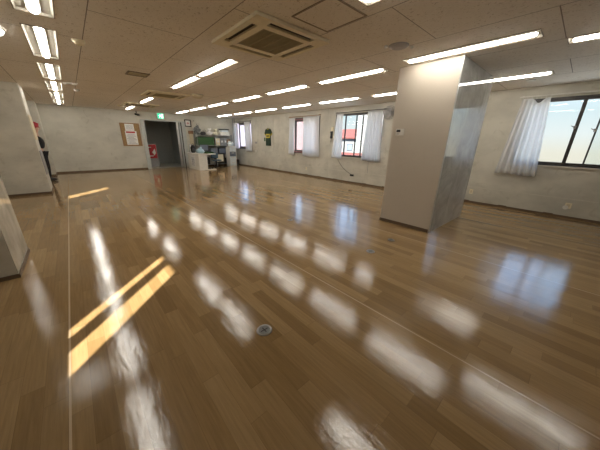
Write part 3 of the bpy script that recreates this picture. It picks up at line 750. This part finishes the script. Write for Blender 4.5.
b = B(); tube_path(b, [(WX-.008, 5.0, .84), (WX-.008, 5.01, .6), (WX-.008, 5.0, .44)], .006); tag(obj('cable', b, 'grey', origin=(WX, 5.0, .44)), 'thin grey cable hanging straight below the grey-white gathered curtain', 'cable')
# thermostat on the pillar
t = thing('thermostat', (PX0, 2.27, 1.66), 'small white thermostat with dark display on the cream pillar', 'thermostat')
obj('body', [(PX0-.018, PX0, 2.19, 2.34, 1.62, 1.73)], 'white', t, bevel=.004)
obj('display', [(PX0-.021, PX0-.018, 2.255, 2.325, 1.675, 1.715)], 'black', t)
obj('buttons', [(PX0-.021, PX0-.018, 2.27, 2.32, 1.64, 1.65)], 'grey', t)

# floor service covers
def cover(x, y, r, label):
    t = thing('floor_outlet', (x, y, 0), label, 'floor outlet', 'round metal floor outlets')
    b = B(); n = 32
    rings = []
    for rr, z in ((r, 0.0005), (r*.97, .006), (r*.78, .008), (r*.74, .004)):
        rings.append([b.verts.new((x+rr*math.cos(2*math.pi*i/n), y+rr*math.sin(2*math.pi*i/n), z)) for i in range(n)])
    for A_, B_ in zip(rings, rings[1:]):
        for i in range(n): b.faces.new((A_[i], A_[(i+1) % n], B_[(i+1) % n], B_[i]))
    obj('metal_ring', b, 'metald', t)
    b = B(); lathe(b, [(r*.76, .0008), (r*.76, .0045), (r*.72, .005)], x, y); ld = obj('lid', b, 'steel', t)
    b = B(); bx(b, x-r*.5, x+r*.5, y-.004, y+.004, .005, .0065); bx(b, x-.004, x+.004, y-r*.45, y+r*.45, .005, .0065); obj('slot', b, 'dark', ld)
cover(.89, 1.40, .065, 'round metal floor outlet nearest the camera')
cover(2.93, 1.70, .06, 'round metal floor outlet left of the pillar, farther from its base')
cover(3.57, 1.73, .055, 'round metal floor outlet left of the pillar, closest to its base')
cover(2.96, 3.57, .055, 'round metal floor outlet in the window reflection, farthest from the camera')

# ------------------------------------------------------------------ office corner
CX0, CX1, CY0, CY1 = 4.55, 5.40, 12.50, 14.05
t = thing('counter_desk', (4.95, 13.2, 0), 'cream counter desk with a notice on its side right of the doorway', 'desk')
obj('desk_top', [(CX0-.03, CX1+.02, CY0-.03, CY1+.02, .76, .80)], 'white', t, bevel=.006)
obj('side_panel', [(CX0, CX0+.025, CY0, CY1, .01, .76)], 'cream2' if 'cream2' in M else 'white', t)
obj('end_panel', [(CX0+.025, CX0+.42, CY0, CY0+.025, .01, .76)], 'white', t)
obj('end_panel', [(CX0+.025, CX1, CY1-.025, CY1, .01, .76)], 'white', t)
obj('foot_bar', [(CX0+.42, CX1, CY0, CY0+.05, .005, .045)], 'white', t)
nt_ = obj('notice', [(CX0-.006, CX0, 13.0, 13.62, .12, .70)], 'paper', t, label='white printed notice')
obj('print', [(CX0-.008, CX0-.006, 13.12, 13.5, .20+i*.07, .225+i*.07) for i in range(6) if i != 3] + [(CX0-.008, CX0-.006, 13.16, 13.22, .36, .52), (CX0-.008, CX0-.006, 13.34, 13.42, .36, .52)], 'ink', nt_)
# shelving unit
SX0, SX1, SY0, SY1 = 5.18, 7.22, 14.16, 14.6
t = thing('shelving_unit', (6.2, 14.4, 0), 'long steel shelving unit along the far wall crowded with things', 'shelf')
SZ = [.12, .66, 1.16, 1.70]
for x in (SX0, 6.2, SX1-.03):
    for y in (SY0, SY1-.03): obj('post', [(x, x+.03, y, y+.03, 0, 1.74)], 'grey', t)
for z in SZ: obj('shelf_board', [(SX0+.0, SX1, SY0+.0, SY1, z-.025, z)], 'grey', t, bevel=.002)
G = 'things on the steel shelving'
def solo(name, boxes, mat, label, cat, bevel=.006, group=None):
    x = min(q[0] for q in boxes); y = min(q[2] for q in boxes); z = min(q[4] for q in boxes)
    return tag(obj(name, boxes, mat, bevel=bevel, origin=(x, y, z)), label, cat, group)
solo('green_crate', [(5.24, 6.14, 14.20, 14.5, 1.16, 1.60)], 'greenb', 'long green crate on the upper shelf', 'crate')
for i, (x0, x1, m_, lb) in enumerate(((6.25, 6.50, 'cream', 'beige file box on the upper shelf right of the green crate'), (6.53, 6.72, 'grey', 'grey file box on the upper shelf, left of its pair'), (6.75, 6.92, 'grey', 'grey file box on the upper shelf, beside the brown carton'), (6.95, 7.16, 'brown', 'brown carton at the right end of the upper shelf'))):
    t = thing('file_box' if i < 3 else 'carton', ((x0+x1)/2, 14.3, 1.16), lb, 'box')
    obj('box_body', [(x0, x1, 14.22, 14.5, 1.16, 1.54 if i < 3 else 1.50)], m_, t, bevel=.004)
    obj('box_label', [(x0+.05, x1-.05, 14.215, 14.22, 1.32, 1.42)], 'paper' if i < 3 else 'tan', t)
# on top of the unit
b = B()
for k, (x, y, z, r) in enumerate(((5.30, 14.35, 1.84, .15), (5.22, 14.33, 1.98, .12), (5.33, 14.36, 2.10, .09), (5.42, 14.33, 1.95, .08))): blob(b, (x, y, z), (r, r*.9, r), .18, k)
tag(obj('grey_bundle', b, M['steel'], origin=(5.3, 14.35, 1.7)), 'tall dark grey bundle on the left end of the shelving top', 'bundle')
b = B(); blob(b, (5.63, 14.36, 1.785), (.15, .14, .105), .15, 5)
hb = thing('handbag', (5.66, 14.36, 1.7), 'black bag on the shelving top right of the grey bundle', 'bag'); obj('bag_body', b, 'black', hb, smooth=True)
b = B(); tube_path(b, [(5.58, 14.3, 1.84), (5.6, 14.28, 1.94), (5.68, 14.28, 1.97), (5.75, 14.29, 1.92), (5.77, 14.3, 1.84)], .01); obj('bag_handle', b, 'black', hb)
def plush(x, label, mat='plush', s=1.0):
    t = thing('plush_toy', (x, 14.35, 1.70), label, 'plush toy', 'plush toys on the shelving')
    b = B(); blob(b, (x, 14.35, 1.80*1), (.13*s, .11*s, .12*s), .05, 1); obj('body', b, mat, t, smooth=True)
    b = B(); blob(b, (x, 14.32, 1.96), (.10*s, .09*s, .085*s), .04, 2); obj('head', b, mat, t, smooth=True)
    for k in (-1, 1):
        b = B(); blob(b, (x+k*.075*s, 14.33, 2.03), (.033, .025, .035), 0, sub=2); obj('ear', b, mat, t, smooth=True)
        b = B(); blob(b, (x+k*.13*s, 14.30, 1.82), (.045, .045, .06), 0, sub=2); obj('arm', b, mat, t, smooth=True)
plush(5.98, 'white plush toy on the shelving top beside the black bag')
plush(6.33, 'cream plush toy on the shelving top beside the flat white boxes', 'cpaper', .95)
t = thing('carton', (6.8, 14.35, 1.7), 'white box with a black lid at the right of the shelving top', 'box')
obj('box_body', [(6.56, 7.12, 14.2, 14.52, 1.70, 1.90)], 'white', t, bevel=.005); obj('box_lid', [(6.60, 7.1, 14.2, 14.5, 2.0, 2.06)], 'black', t, bevel=.005)
obj('box_insert', [(6.64, 7.06, 14.22, 14.48, 1.90, 2.0)], 'clear', t, bevel=.004)
# middle and low shelf contents
for i, (x0, lb) in enumerate(((5.9, 'blue-grey storage crate, left of two on the middle shelf'), (6.38, 'blue-grey storage crate, right of two on the middle shelf'))):
    t = thing('storage_crate', (x0+.2, 14.3, .66), lb, 'crate', 'blue-grey crates on the middle shelf')
    b = B(); x1 = x0+.42
    for q in ((x0, x1, 14.19, 14.21), (x0, x1, 14.48, 14.5), (x0, x0+.02, 14.19, 14.5), (x1-.02, x1, 14.19, 14.5)): bx(b, *q, .66, 1.02)
    bx(b, x0, x1, 14.19, 14.5, .66, .68); obj('crate_body', b, 'blueg', t)
    b = B(); bx(b, x0-.01, x1+.01, 14.18, 14.51, 1.0, 1.03); obj('crate_rim', b, 'black', t, bevel=.004)
solo('printer', [(5.26, 5.78, 14.2, 14.52, .66, .92)], 'black', 'black printer on the middle shelf behind the counter desk', 'printer', .02)
solo('black_case', [(5.24, 5.80, 14.2, 14.5, .12, .5)], 'black', 'black case on the lowest shelf behind the desk', 'case')
solo('black_case', [(6.30, 6.90, 14.2, 14.52, .12, .46)], 'black', 'wide black case on the lowest shelf behind the drawer tower', 'case')
# tall tan board and black coats at the left end
t = thing('tan_roll_board', (5.0, 14.45, 0), 'tall tan board with brown top leaning at the left end of the shelving', 'board')
obj('board', [(4.92, 5.12, 14.50, 14.56, .0, 1.74)], 'tan', t, bevel=.003); obj('board_cap', [(4.90, 5.14, 14.49, 14.58, 1.74, 1.90)], 'brown', t, bevel=.01)
# on the counter
t = thing('document_stand', (4.66, 13.85, .8), 'white framed stand at the back left end of the counter desk', 'stand')
obj('frame', [(4.60, 4.62, 13.8, 13.84, .80, 1.22), (4.80, 4.82, 13.8, 13.84, .80, 1.22), (4.62, 4.80, 13.8, 13.84, 1.20, 1.22), (4.62, 4.80, 13.8, 13.84, .80, .82)], 'grey', t); obj('sheet', [(4.62, 4.80, 13.81, 13.82, .82, 1.20)], 'paper', t)
t = thing('backpack', (4.95, 13.75, .8), 'black backpack standing on the counter desk beside the framed stand', 'bag')
b = B(); blob(b, (4.72, 13.62, .98), (.12, .13, .22), .08, 3); obj('bag_body', b, 'cloth', t, smooth=True)
b = B(); blob(b, (4.70, 13.50, .92), (.08, .05, .11), .05, 4); obj('front_pocket', b, 'black', t, smooth=True)
b = B(); tube_path(b, [(4.66, 13.6, 1.15), (4.68, 13.6, 1.24), (4.74, 13.6, 1.25), (4.78, 13.6, 1.15)], .012); obj('strap', b, 'black', t)
t = thing('plastic_bag', (4.90, 13.1, .8), 'pale blue plastic bag bulging on the counter desk', 'bag')
b = B(); blob(b, (4.86, 13.05, .90), (.20, .22, .125), .14, 8); obj('bag_body', b, 'blue', t, smooth=True)
b = B(); blob(b, (4.90, 13.07, 1.03), (.07, .06, .075), .3, 9); obj('bag_knot', b, 'blue', t, smooth=True)
solo('document_tray', [(5.02, 5.38, 12.62, 12.95, .80, .815), (5.02, 5.04, 12.62, 12.95, .815, .87), (5.36, 5.38, 12.62, 12.95, .815, .87), (5.04, 5.36, 12.93, 12.95, .815, .87)], 'greenb', 'green document tray at the front corner of the counter desk', 'tray', .002)
t = thing('computer_monitor', (5.22, 13.45, .8), 'dark computer monitor on the counter desk behind the green tray', 'monitor')
b = B(); lathe(b, [(.11, .80), (.11, .812), (.03, .82)], 5.22, 13.45); obj('stand_base', b, 'black', t)
obj('stand_neck', [(5.20, 5.24, 13.44, 13.47, .82, .96)], 'black', t); obj('screen_housing', [(4.99, 5.45, 13.41, 13.44, .90, 1.22)], 'black', t, bevel=.005); obj('screen', [(5.01, 5.43, 13.406, 13.41, .92, 1.20)], 'blueg', t)
# black framed board, chair, drawer tower
t = thing('framed_panel', (6.1, 13.5, 0), 'black framed cream panel on a small stand under the crates', 'panel')
b = B(); x0, x1, z0, z1 = 5.80, 6.38, .26, .76
T_ = Matrix.Translation((0, 13.5, 0))
for q in ((x0, x1, z0, z0+.06), (x0, x1, z1-.06, z1), (x0, x0+.09, z0, z1), (x1-.09, x1, z0, z1)): bx(b, q[0], q[1], 13.48, 13.52, q[2], q[3])
obj('frame', b, 'black', t); obj('panel', [(x0+.09, x1-.09, 13.49, 13.50, z0+.06, z1-.06)], 'cpaper', t)
for x in (x0+.03, x1-.05): obj('leg', [(x, x+.02, 13.49, 13.51, 0, z0), (x-.0, x+.02, 13.38, 13.66, 0, .02)], 'black', t)
t = thing('office_chair', (5.75, 13.0, 0), 'blue-grey swivel chair tucked in beside the counter desk', 'chair')
chx, chy = 5.68, 13.05
b = B(); bx(b, chx-.21, chx+.21, chy-.2, chy+.2, .40, .46); obj('seat', b, 'bluec', t, bevel=.02)
b = B(); bx(b, chx-.2, chx+.2, chy+.19, chy+.23, .52, .80); obj('backrest', b, 'bluec', t, bevel=.015)
obj('back_support', [(chx-.02, chx+.02, chy+.2, chy+.225, .40, .56)], 'black', t)
b = B(); cyl(b, (chx, chy, .08), (chx, chy, .40), .025); obj('gas_column', b, 'black', t)
for k in range(5):
    a = k*2*math.pi/5+.3; b = B(); cyl(b, (chx, chy, .10), (chx+.24*math.cos(a), chy+.24*math.sin(a), .065), .02, .014, n=8); lg = obj('leg', b, 'black', t)
    b = B(); cx_, cy2 = chx+.24*math.cos(a), chy+.24*math.sin(a); cyl(b, (cx_-.012, cy2, .027), (cx_+.012, cy2, .027), .026, n=12); obj('caster', b, 'black', lg)
t = thing('drawer_tower', (7.15, 13.75, 0), 'frosted white plastic drawer tower in the far right corner', 'drawers')
dx0, dx1, dy0, dy1 = 6.74, 7.16, 13.62, 14.05
obj('body', [(dx0, dx0+.02, dy0, dy1, 0, 1.12), (dx1-.02, dx1, dy0, dy1, 0, 1.12), (dx0, dx1, dy1-.02, dy1, 0, 1.12), (dx0, dx1, dy0, dy1, 1.10, 1.13), (dx0, dx1, dy0, dy1, 0, .03)], 'white', t)
for i in range(4):
    z = .04+i*.265; dr = obj('drawer', [(dx0+.025, dx1-.025, dy0-.01, dy1-.04, z, z+.25)], 'clear' if i != 2 else 'blueg', t, bevel=.006); obj('handle', [(dx0+.13, dx1-.13, dy0-.03, dy0-.01, z+.17, z+.2)], 'white', dr, bevel=.004)
t = thing('plastic_bag', (6.9, 13.8, 1.13), 'crumpled white plastic bag on top of the drawer tower', 'bag')
b = B(); blob(b, (6.95, 13.84, 1.25), (.18, .16, .14), .18, 14); obj('bag_body', b, 'clear', t, smooth=True)
solo('waste_bin', [(7.3, 7.58, 14.1, 14.45, 0, .34)], 'black', 'black bin on the floor at the right end of the shelving', 'bin', .02)
b = B(); cyl(b, (7.55, 14.55, 0), (7.55, 14.55, CE), .025, n=12); tag(obj('corner_pipe', b, 'grey', origin=(7.55, 14.55, 0)), 'thin grey vertical pipe in the far right corner', 'pipe')

# ------------------------------------------------------------------ the person behind the left pillar
def skinned(name, verts, edges, radii, mat, parent, sub=2):
    me = bpy.data.meshes.new(name+'_raw'); me.from_pydata([Vector(v) for v in verts], edges, []); me.update()
    o = bpy.data.objects.new(name, me); COL.objects.link(o)
    md = o.modifiers.new('skin', 'SKIN'); md.use_smooth_shade = True
    for i, r in enumerate(radii):
        sv = me.skin_vertices[0].data[i]; sv.radius = r if isinstance(r, tuple) else (r, r); sv.use_root = (i == 0)
    s = o.modifiers.new('sub', 'SUBSURF'); s.levels = sub; s.render_levels = sub
    bpy.context.view_layer.update()
    me2 = bpy.data.meshes.new_from_object(o.evaluated_get(bpy.context.evaluated_depsgraph_get()))
    o.modifiers.clear(); o.data = me2; me2.name = name
    me2.materials.clear(); me2.materials.append(M[mat])
    for p_ in me2.polygons: p_.use_smooth = True
    o.parent = parent
    me2.transform(Matrix.Translation(-WORLD[parent.name]))
    return o
px, py = -.80, 12.35
t = thing('person', (px, py, 0), 'person in black clothes and red headwear half hidden behind the left pillar', 'person')
bv = [(px-.02, py, .95), (px-.02, py, 1.15), (px-.01, py, 1.38), (px, py, 1.52), (px+.01, py, 1.61), (px+.04, py, 1.68), (px+.05, py, 1.77), (px+.04, py, 1.84),
      (px-.02, py-.17, 1.47), (px-.02, py-.22, 1.22), (px-.07, py-.20, 1.02), (px-.08, py-.19, .99),
      (px-.02, py+.17, 1.47), (px-.04, py+.22, 1.20), (px-.08, py+.20, 1.02), (px-.09, py+.19, .99),
      (px+.02, py-.10, .90), (px+.04, py-.10, .50), (px+.0, py-.10, .10), (px+.13, py-.10, .035),
      (px-.03, py+.10, .90), (px-.03, py+.10, .50), (px-.08, py+.10, .10), (px+.05, py+.10, .035)]
be = [(0, 1), (1, 2), (2, 3), (3, 4), (4, 5), (5, 6), (6, 7), (3, 8), (8, 9), (9, 10), (10, 11), (3, 12), (12, 13), (13, 14), (14, 15), (0, 16), (16, 17), (17, 18), (18, 19), (0, 20), (20, 21), (21, 22), (22, 23)]
brd = [.12, .11, .125, .085, .05, .085, .095, .07, .05, .042, .034, .03, .05, .042, .034, .03, .075, .055, .04, .032, .075, .055, .04, .032]
skinned('body', bv, be, brd, 'skin', t)
jv = bv[:4]+[bv[8], bv[9], (px-.06, py-.20, 1.03), bv[12], bv[13], (px-.07, py+.2, 1.03)]
jv[1] = (px+.01, py, 1.22); jv[2] = (px+.015, py, 1.36)
jacket = skinned('jacket', [(px-.02, py, 1.06)]+jv[1:], [(0, 1), (1, 2), (2, 3), (3, 4), (4, 5), (5, 6), (3, 7), (7, 8), (8, 9)], [.14, .165, .175, .12, .075, .07, .055, .075, .07, .055], 'cloth', t)
skinned('trousers', [(px-.01, py, 1.0), (px+.03, py-.1, .9), (px+.045, py-.1, .5), (px+.01, py-.1, .09), (px-.03, py+.1, .9), (px-.03, py+.1, .5), (px-.075, py+.1, .09)], [(0, 1), (1, 2), (2, 3), (0, 4), (4, 5), (5, 6)], [.15, .125, .095, .075, .12, .085, .07], 'cloth', t)
for dy, dx in ((-.1, 0), (.1, -.08)):
    b = B(); blob(b, (px+.07+dx, py+dy, .052), (.15, .052, .058), 0, sub=3); obj('shoe', b, 'black', t, smooth=True)
b = B(); blob(b, (px+.02, py, 1.82), (.125, .115, .125), .03, 3); cap = obj('cap', b, 'redc', t, smooth=True)
b = B(); blob(b, (px+.10, py, 1.87), (.06, .08, .03), 0, sub=2); obj('cap_edge', b, 'redc', cap, smooth=True)
b = B(); blob(b, (px-.02, py, 1.77), (.085, .10, .10), .03, 4); obj('hair', b, 'black', t, smooth=True)
for k in (-1, 1):
    b = B(); blob(b, (px+.128, py+k*.032, 1.775), (.012, .014, .009), 0, sub=2); obj('eye', b, 'dark', t)
b = B(); blob(b, (px+.15, py, 1.75), (.02, .015, .028), 0, sub=2); obj('nose', b, 'skin', t, smooth=True)
b = B(); blob(b, (px+.135, py, 1.705), (.012, .028, .008), 0, sub=2); obj('mouth', b, 'redc', t)
for k in (-1, 1):   # hands: palm with five fingers
    hx, hy, hz = (px-.14, py-.18, .97) if k < 0 else (px-.15, py+.18, .97)
    b = B(); blob(b, (hx+.035, hy, hz), (.048, .036, .018), 0, sub=2)
    for i in range(4):
        o_ = (i-1.5)*.019; ln = (.062, .072, .068, .052)[i]
        cyl(b, (hx+.07, hy+o_, hz), (hx+.07+ln*.55, hy+o_, hz-.006), .009, .008, n=8); cyl(b, (hx+.07+ln*.52, hy+o_, hz-.005), (hx+.07+ln*.85, hy+o_, hz-.03), .008, .006, n=8)
    cyl(b, (hx+.02, hy-k*.03, hz), (hx+.06, hy-k*.055, hz-.012), .010, .008, n=8)
    obj('hand', b, 'skin', t, smooth=True)

# ------------------------------------------------------------------ outside
GZ = -6.5
struct(obj('ground', [(9, 90, -40, 90, GZ-.2, GZ)], 'ground'))
def building(name, x0, x1, y0, y1, z1, wall, label, roof=None, wins=()):
    t = thing(name, ((x0+x1)/2, (y0+y1)/2, GZ), label, 'building')
    obj('walls', [(x0, x1, y0, y1, GZ, z1)], wall, t)
    if roof:
        b = B(); o_ = .5; prism(b, [(x0-o_, z1), (x0-o_, z1+.15), ((x0+x1)/2, z1+roof), (x1+o_, z1+.15), (x1+o_, z1)], 'y', y0-o_, y1+o_); obj('roof', b, 'roof', t)
    for (y, z, w, h) in wins:
        f = obj('window', [(x0-.05, x0+.02, y, y+w, z, z+h)], 'frame', t); obj('pane', [(x0-.06, x0-.05, y+.08, y+w-.08, z+.08, z+h-.08)], 'blueg', f)
    return t
building('house', 31, 37, 21.0, 31.0, 1.9, 'pale', 'red-roofed house seen through the left pane of the middle window', 1.5, [(23.0, .2, 1.0, 1.0), (25.0, .2, 1.0, 1.0)])
building('house', 17.5, 21.0, 12.95, 15.6, -.35, 'orange', 'lower orange house below the red-roofed one', .9, [(14.2, -2.2, 1.0, .8)])
building('apartment_block', 22, 28, 12.0, 15.95, 4.5, 'pale', 'pale blank building filling the middle pane of the window with red roofs', None, [(14.2, -3, 1.2, 1.2)])
building('apartment_block', 14.5, 15.3, 14.9, 19.2, 3.5, 'pink', 'pink building close outside the window left of the wall phone')
building('apartment_block', 13.0, 16, 20.5, 34, 3.4, 'lav', 'lavender building outside the far corner window')

# ------------------------------------------------------------------ light
w = bpy.data.worlds.new('world'); SC.world = w; w.use_nodes = True; nt = w.node_tree; bg = nt.nodes['Background']
tc = nt.nodes.new('ShaderNodeTexCoord'); sp = nt.nodes.new('ShaderNodeSeparateXYZ'); nt.links.new(tc.outputs['Generated'], sp.inputs[0])
mr = nt.nodes.new('ShaderNodeMapRange'); mr.inputs['From Min'].default_value = -.1; mr.inputs['From Max'].default_value = .9
nt.links.new(sp.outputs['Z'], mr.inputs['Value'])
cr = nt.nodes.new('ShaderNodeValToRGB'); e = cr.color_ramp.elements
SKY = [(-.1, (.80, .74, .62)), (-.02, (.86, .80, .68)), (.03, (.84, .87, .86)), (.09, (.72, .84, .88)), (.15, (.80, .95, 1.1)), (.22, (1.35, 1.9, 2.8)), (.45, (1.2, 1.7, 2.6)), (.9, (.8, 1.2, 2.0))]
e[0].position = 0; e[0].color = (*[c/3 for c in SKY[0][1]], 1); e[1].position = 1; e[1].color = (*[c/3 for c in SKY[-1][1]], 1)
for z, c in SKY[1:-1]:
    q = e.new((z+.1)/1.0); q.color = (*[v/3 for v in c], 1)
nt.links.new(mr.outputs[0], cr.inputs[0]); nt.links.new(cr.outputs[0], bg.inputs['Color']); bg.inputs['Strength'].default_value = 3.0*0.8

sl = bpy.data.lights.new('sun', 'SUN'); sl.energy = 21; sl.color = (1.0, .94, .82); sl.angle = math.radians(.53)
so = bpy.data.objects.new('sun', sl); COL.objects.link(so)
az, el = math.radians(43.3), math.radians(27.6)
dirv = Vector((math.sin(az)*math.cos(el), math.cos(az)*math.cos(el), -math.sin(el)))
so.rotation_euler = dirv.to_track_quat('-Z', 'Y').to_euler(); so.location = (-8, -8, 8)

# ------------------------------------------------------------------ camera
yaw, pit, rol = math.radians(42.16), math.radians(19.06), math.radians(1.1056)
F = Vector((math.sin(yaw)*math.cos(pit), math.cos(yaw)*math.cos(pit), -math.sin(pit)))
Rt = Vector((math.cos(yaw), -math.sin(yaw), 0)); U = Rt.cross(F)
c_, s_ = math.cos(rol), math.sin(rol)
R2, U2 = c_*Rt+s_*U, -s_*Rt+c_*U
cam = bpy.data.cameras.new('camera'); cam.sensor_width = 36; cam.lens = 244.0/600*36; cam.clip_start = .05; cam.clip_end = 300
cob = bpy.data.objects.new('camera', cam); COL.objects.link(cob)
cob.matrix_world = Matrix(((R2.x, U2.x, -F.x, 0), (R2.y, U2.y, -F.y, 0), (R2.z, U2.z, -F.z, H), (0, 0, 0, 1)))
SC.camera = cob
SC.view_settings.view_transform = 'Standard'; SC.view_settings.look = 'None'; SC.view_settings.gamma = 1
SC.view_settings.use_curve_mapping = False
SC.view_settings.exposure = 0.55
